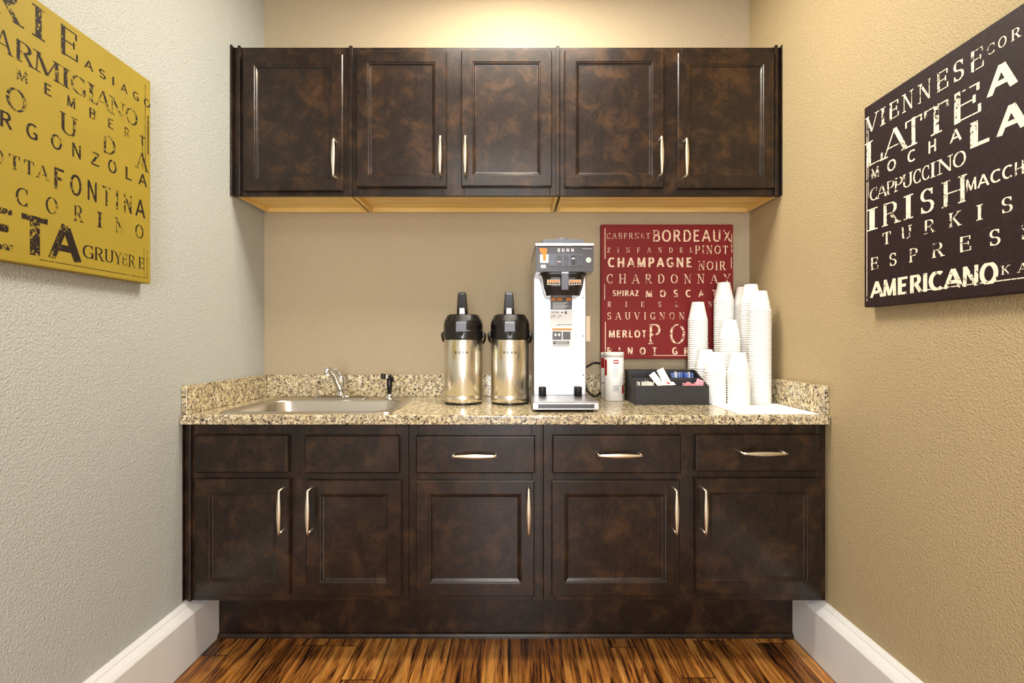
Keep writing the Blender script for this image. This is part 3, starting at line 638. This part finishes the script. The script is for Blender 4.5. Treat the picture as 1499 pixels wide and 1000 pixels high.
b = MB(off); b.box(ox0+.19, ox0+.194, ym+.0055, oy1-th-.0005, z0+.0065, z0+.122); b.build('divider', M_leather, t)
b = MB(off)
for i in range(60): x = ox0+th+.006+i*.005; b.box(x, x+.0028, ym-.0006, ym+.0002, z0+.104, z0+.106)
for i in range(34): x = ox0+th+.004+i*.005; b.box(x, x+.0028, oy1-th-.0006, oy1-th+.0002, z0+.132, z0+.134)
b.build('stitching', M_greyp, t)
def packet(name, label, m, x, y, z, w, hgt, tilt, lean, yaw, grp, mark=None):
    M = Matrix.Translation((x, y, z)) @ Matrix.Rotation(yaw, 4, 'Z') @ Matrix.Rotation(lean, 4, 'X') @ Matrix.Rotation(tilt, 4, 'Y')
    b = MB(); n = 6; rings = []
    for i in range(n+1):
        f = i/n; tk = .0008+.0016*math.sin(PI*f)
        rings.append([(-w/2, -tk*.4, hgt*f), (-w/4, -tk, hgt*f), (w/4, -tk, hgt*f), (w/2, -tk*.4, hgt*f), (w/2, tk*.4, hgt*f), (w/4, tk, hgt*f), (-w/4, tk, hgt*f), (-w/2, tk*.4, hgt*f)])
    b.loops(rings); o = b.build(name, m); o.matrix_world = M; tag(o, label, 'packet', grp)
    if mark:
        mk = MB(); mk.loops([[(.009*math.cos(2*PI*i/14), -y_, hgt*.45+.009*math.sin(2*PI*i/14)) for i in range(14)] for y_ in (.0024, .0028)]); mk.build('emblem', mark, o)
    return o
def row(n, name, label, m, x0, x1, y0, y1, zb_, w, hgt, grp, tilt=0):
    for i in range(n):
        f = (i+.5)/n; packet(name, label, m if not isinstance(m, tuple) else m[i % len(m)], x0+(x1-x0)*f, y0+(y1-y0)*((i*.618) % 1), zb_, w, hgt*R.uniform(.94, 1.06), R.uniform(-.06, .06), R.uniform(-.06, .06)-tilt, R.uniform(1.3, 1.75), grp)
row(13, 'creamer_packet', 'white paper packet standing in the front left compartment of the black organizer', M_paper, ox0+.018, ox0+.092, oy0+.036, oy0+.066, z0+.0085, .040, .090, 'white packets front left', .0)
row(13, 'sweetener_packet', 'blue sweetener packet standing in the back right compartment of the black organizer', (M_blue, M_blue, M_paper, M_bluedk), ox0+.203, ox0+.308, ym+.032, ym+.062, z0+.074, .042, .060, 'blue packets at the back')
row(9, 'sweetener_packet', 'pink sweetener packet standing in the front right compartment of the black organizer', M_pink, ox0+.226, ox0+.29, oy0+.038, oy0+.060, z0+.0065, .040, .086, 'pink packets front right')
packet('sweetener_packet', 'pink packet sticking up at a slant, rightmost in the black organizer', M_pink, ox0+.285, oy0+.045, z0+.045, .045, .066, .42, 0, .1, 'pink packets front right')
packet('sugar_packet', 'large white packet with pink emblem leaning tall out of the organizer middle', M_paper, ox0+.176, oy0+.048, z0+.055, .034, .112, -.42, -.25, .05, 'white packets in the middle', M_pink)
packet('sugar_packet', 'white packet leaning behind the large emblem packet in the organizer middle', M_paper, ox0+.152, oy0+.058, z0+.055, .030, .100, -.62, -.25, .05, 'white packets in the middle')
packet('sugar_packet', 'white packet with red print lying flat across the organizer middle compartment', M_paper, ox0+.158, oy0+.026, z0+.086, .060, .030, .0, -1.2, .08, 'white packets in the middle', M_red)

# ------------------------------------------------------------------ paper sheet and foam cups
b = MB((1.03, 2.1, CT1)); b.loops([[(x, y, CT1+z) for x, y in ((.876, 1.90), (1.184, 1.902), (1.187, 2.345), (.886, 2.34))] for z in (.0004, .0016)])
tag(b.build('paper_towel', M_paper), 'white paper towel lying flat on the granite under the foam cups', 'paper towel')
CR, CH, PITCH = .0470, .092, .0106
b = MB(); k = .0285
b.lathe([(k-.006, CH-.004), (k-.002, CH-.0035), (k-.0005, CH), (k, CH-.001), (CR-.0022, .006), (CR, .0055), (CR+.0004, .003), (CR, .0004), (CR-.0008, 0), (CR-.0014, .0006), (CR-.0014, .0055), (k+.0002, CH-.008), (k-.006, CH-.008)], (0, 0, 0), 36)
cup_me = None
stacks = [
 (1022, 441, 2.445, 'leftmost tall stack before the red sign', 0), (1060, 415, 2.435, 'tall stack at the red sign right edge', 0),
 (1088, 419, 2.445, 'tall stack closest to the room corner', 0), (1100, 417, 2.345, 'tall stack between corner stack and rightmost stack', 0),
 (1113, 425, 2.240, 'rightmost tall stack nearest the right wall', 0), (1069, 467, 2.312, 'medium stack in the middle of the group', 0),
 (1034, 511, 2.345, 'short stack behind the right organizer end', 0), (1048, 517, 2.240, 'short front stack beside the black organizer', 0),
 (1082, 516, 2.185, 'short stack standing foremost on the paper towel', 0)]
first = b.build('foam_cup', M_foam); n_c = 0
for si, (px, py, D, desc, lean) in enumerate(stacks):
    x, top = X(px, D), Z(py, D); zb_ = CT1+(.0018 if (.88 < x and D < 2.39 and x-.047 > .87 and si not in (0, 1, 2)) else .0004)
    n = int(round((top-CH-zb_)/PITCH)); dx = R.uniform(-.0012, .0012)
    for i in range(n+1):
        o = first if n_c == 0 else first.copy()
        if n_c: col.objects.link(o)
        n_c += 1
        o.location = (x+dx*i/n+R.uniform(-.0002, .0002), D+R.uniform(-.0002, .0002), zb_+PITCH*i); o.rotation_euler = (0, 0, R.uniform(0, 6))
        tag(o, ('upturned white foam cup topping the ' if i == n else 'white foam cup nested in the ')+desc, 'cup', 'foam cups of the '+desc)
print('CUPS', n_c)

# ------------------------------------------------------------------ canvases
TH = .035
# left wall: u = distance along the wall, plane x = XL+TH
def canvas(name, label, m, loc, box):
    t = thing(name, label, 'wall art', loc); b = MB(loc); b.box(*box); b.build('canvas', m, t, bevel=.003); return t
xf = XL+TH
ul1 = 1.686; vb, vt = 1.4236, 2.113
t = canvas('canvas_sign', 'mustard yellow canvas sign with black cheese words on the light left wall', M_cy, (XL, 1.34, vb), (XL+.0008, xf, ul1-.69, ul1, vb, vt))
K = 4.546
def uL(x): return -xf*F/(750-x/K)
def vL(x, y): return H-(y/K-500)*uL(x)/F
ROWS_L = [('serif', (460, 190, 385), [('B', -420, -120), ('R', -70, 140), ('I', 215, 300), ('E', 400, 520)]),
 ('sans', (590, 402, 462), [('A', 565, 620), ('S', 660, 705), ('I', 745, 765), ('A', 808, 848), ('G', 888, 925), ('O', 960, 1000)]),
 ('serif', (877, 722, 830), [('P', -160, -50), ('A', -30, 75), ('R', 105, 225), ('M', 228, 398), ('I', 412, 465), ('G', 475, 572), ('I', 585, 632), ('A', 640, 732), ('N', 735, 832), ('O', 838, 917)]),
 ('sans', (615, 722, 790), [('M', 112, 185), ('E', 295, 347), ('M', 448, 502), ('B', 595, 637), ('E', 720, 757), ('R', 830, 862), ('T', 930, 968)]),
 ('serif', (110, 588, 742), [('G', -240, -50), ('O', 42, 176), ('U', 405, 512), ('D', 688, 768), ('A', 910, 982)]),
 ('sans', (510, 957, 1050), [('O', -150, -50), ('G', -300, -190), ('R', 0, 82), ('G', 178, 252), ('O', 342, 412), ('N', 480, 542), ('Z', 605, 665), ('O', 722, 777), ('L', 835, 880), ('A', 925, 977)]),
 ('serif', (97, 1031, 1127), [('R', -330, -240), ('I', -215, -180), ('C', -155, -80), ('O', -50, 25), ('T', 58, 136), ('T', 160, 230), ('A', 248, 322)]),
 ('sans', (505, 1164, 1301), [('F', 360, 430), ('O', 470, 542), ('N', 582, 648), ('T', 683, 738), ('I', 770, 792), ('N', 825, 880), ('A', 905, 965)]),
 ('serif', (148, 1249, 1371), [('C', 108, 188), ('O', 306, 386), ('R', 495, 552), ('I', 648, 682), ('N', 768, 827), ('O', 902, 956)]),
 ('heavy', (235, 1439, 1699), [('F', -360, -130), ('E', -80, 94), ('T', 138, 325), ('A', 338, 528)]),
 ('serif', (590, 1631, 1721), [('G', 553, 625), ('R', 632, 690), ('U', 700, 756), ('Y', 766, 810), ('E', 815, 848), ('R', 858, 900), ('E', 925, 962)])]
def drawL(q):
    for st, (rx, yt, yb), ls in ROWS_L:
        v1, v0 = vL(rx, yt), vL(rx, yb)
        for ch, a, c in ls: glyph(ch, uL(a), uL(c), v0, v1, st, q)
    def ln(u0, u1, v0, v1): q([(u0, v0), (u1, v0), (u1, v1), (u0, v1)])
    ln(uL(265), 1.668, vb+.0165, vb+.0182); ln(1.668, 1.6695, vb+.016, vb+.11); ln(1.655, 1.6562, vb+.016, vb+.12)
    ln(1.671, 1.676, 1.86, 1.99); ln(1.660, 1.6615, 1.82, 2.09); ln(1.648, 1.6495, 1.80, 1.92)
letters('lettering', M_ly, t, lambda u, v, k: (xf+.0004+k*.00003, u, v), drawL, (XL, 1.34, vb))

xr = XR-TH; ur1 = xr*F/(1265.5-750); vb, vt = 1.341, 2.0075
t = canvas('canvas_sign', 'dark plum canvas sign with cream coffee words on the right wall', M_cb, (XR, 1.33, vb), (xr, XR-.0008, ur1-.67, ur1, vb, vt))
K2 = 4.348
def uR(x): return xr*F/(1255+x/K2-750)
def vR(x, y): return H-(y/K2-500)*uR(x)/F
ROWS_R = [('serif', (235, 643, 755), [('V', 62, 132), ('I', 150, 182), ('E', 205, 267), ('N', 292, 358), ('N', 393, 472), ('E', 508, 582), ('S', 613, 682), ('E', 722, 808)]),
 ('serif', (852, 278, 345), [('C', 828, 878), ('O', 900, 953), ('R', 985, 1042), ('T', 1065, 1125), ('A', 1140, 1210), ('D', 1230, 1305), ('O', 1325, 1410)]),
 ('serif', (650, 585, 782), [('L', 58, 165), ('A', 168, 318), ('T', 305, 418), ('T', 425, 592), ('E', 608, 792)]),
 ('heavy', (925, 402, 577), [('A', 838, 1008)]),
 ('sans', (480, 892, 970), [('M', 92, 140), ('O', 195, 248), ('C', 325, 372), ('H', 455, 506), ('A', 595, 664)]),
 ('heavy', (785, 757, 922), [('L', 724, 848), ('A', 900, 1075), ('I', 1105, 1155), ('T', 1190, 1350)]),
 ('serif', (107, 1195, 1276), [('C', 84, 130), ('A', 130, 188), ('P', 190, 238), ('P', 240, 292), ('U', 293, 352), ('C', 360, 408), ('C', 415, 462), ('I', 468, 500), ('N', 515, 608), ('O', 612, 695)]),
 ('serif', (325, 1243, 1395), [('I', 62, 132), ('R', 165, 268), ('I', 298, 358), ('S', 402, 492), ('H', 546, 694)]),
 ('sans', (805, 1108, 1188), [('M', 693, 762), ('A', 770, 840), ('C', 853, 917), ('C', 928, 992), ('H', 1005, 1066), ('I', 1080, 1098), ('A', 1112, 1200), ('T', 1215, 1300), ('O', 1320, 1430)]),
 ('serif', (622, 1350, 1442), [('T', 163, 218), ('U', 285, 347), ('R', 430, 496), ('K', 588, 660), ('I', 760, 802), ('S', 920, 992), ('H', 1105, 1200)]),
 ('serif', (515, 1543, 1636), [('E', 88, 136), ('S', 207, 253), ('P', 335, 386), ('R', 480, 552), ('E', 653, 727), ('S', 843, 914), ('S', 1045, 1125), ('O', 1265, 1370)]),
 ('heavy', (505, 1728, 1848), [('A', 90, 164), ('M', 170, 248), ('E', 262, 327), ('R', 340, 412), ('I', 420, 450), ('C', 465, 548), ('A', 558, 668), ('N', 675, 774), ('O', 788, 894)]),
 ('serif', (947, 1690, 1746), [('K', 922, 974), ('A', 1028, 1085)])]
def drawR(q):
    for st, (rx, yt, yb), ls in ROWS_R:
        v1, v0 = vR(rx, yt), vR(rx, yb)
        for ch, a, c in ls: glyph(ch, -uR(a), -uR(c), v0, v1, st, q)
    def ln(u0, u1, v0, v1): q([(-u0, v0), (-u1, v0), (-u1, v1), (-u0, v1)])
    ln(uR(400), ur1-.66, vb+.032, vb+.0345); ln(ur1-.012, ur1-.0145, vb+.02, vb+.62); ln(ur1-.020, ur1-.0215, vb+.36, vb+.63)
letters('lettering', M_lb, t, lambda u, v, k: (xr-.0004-k*.00003, -u, v), drawR, (XR, 1.33, vb))

DR = YB-TH; K3 = 4.348
def uC(x): return X(870+x/K3, DR)
def vC(y): return Z(310+y/K3, DR)
x0, x1, zb_, zt_ = X(880.5, DR), X(1074, DR), Z(525.5, DR), Z(328.5, DR)
t = canvas('canvas_sign', 'wine red canvas sign with cream wine words on the back wall behind the cups', M_cr, (0.78, YB, zb_), (x0, x1, DR, YB-.0008, zb_, zt_))
WORDS = [('CABERNET', 80, 355, 135, 172, 'light'), ('BORDEAUX', 375, 872, 116, 190, 'sans'), ('ZINFANDEL', 84, 628, 228, 260, 'serif'), ('PINOT', 645, 852, 215, 268, 'serif'),
 ('CHAMPAGNE', 92, 622, 292, 353, 'heavy'), ('NOIR', 665, 836, 315, 371, 'serif'), ('CHARDONNAY', 82, 866, 397, 456, 'serif'), ('SHIRAZ', 120, 284, 500, 537, 'heavy'),
 ('MOSCATO', 330, 868, 497, 543, 'heavy'), ('RIESLING', 88, 866, 572, 606, 'serif'), ('SAUVIGNON', 85, 575, 640, 686, 'serif'), ('MERLOT', 95, 332, 755, 800, 'heavy'),
 ('PINOT', 85, 400, 864, 909, 'heavy'), ('GRIGIO', 500, 868, 864, 909, 'heavy'), ('PORT', 350, 860, 714, 843, 'serif')]
def drawC(q):
    for s, a, c, e, f, st in WORDS: word(s, uC(a), uC(c), vC(f), vC(e), st, q)
    def ln(a, c, e, f): q([(uC(a), vC(f)), (uC(c), vC(f)), (uC(c), vC(e)), (uC(a), vC(e))])
    ln(68, 73, 105, 300); ln(70, 75, 700, 900); ln(874, 878, 125, 260); ln(872, 876, 290, 360); ln(350, 860, 913, 917); ln(66, 70, 460, 560)
letters('lettering', M_lr, t, lambda u, v, k: (u, DR-.0004-k*.00003, v), drawC, (0.78, YB, zb_))
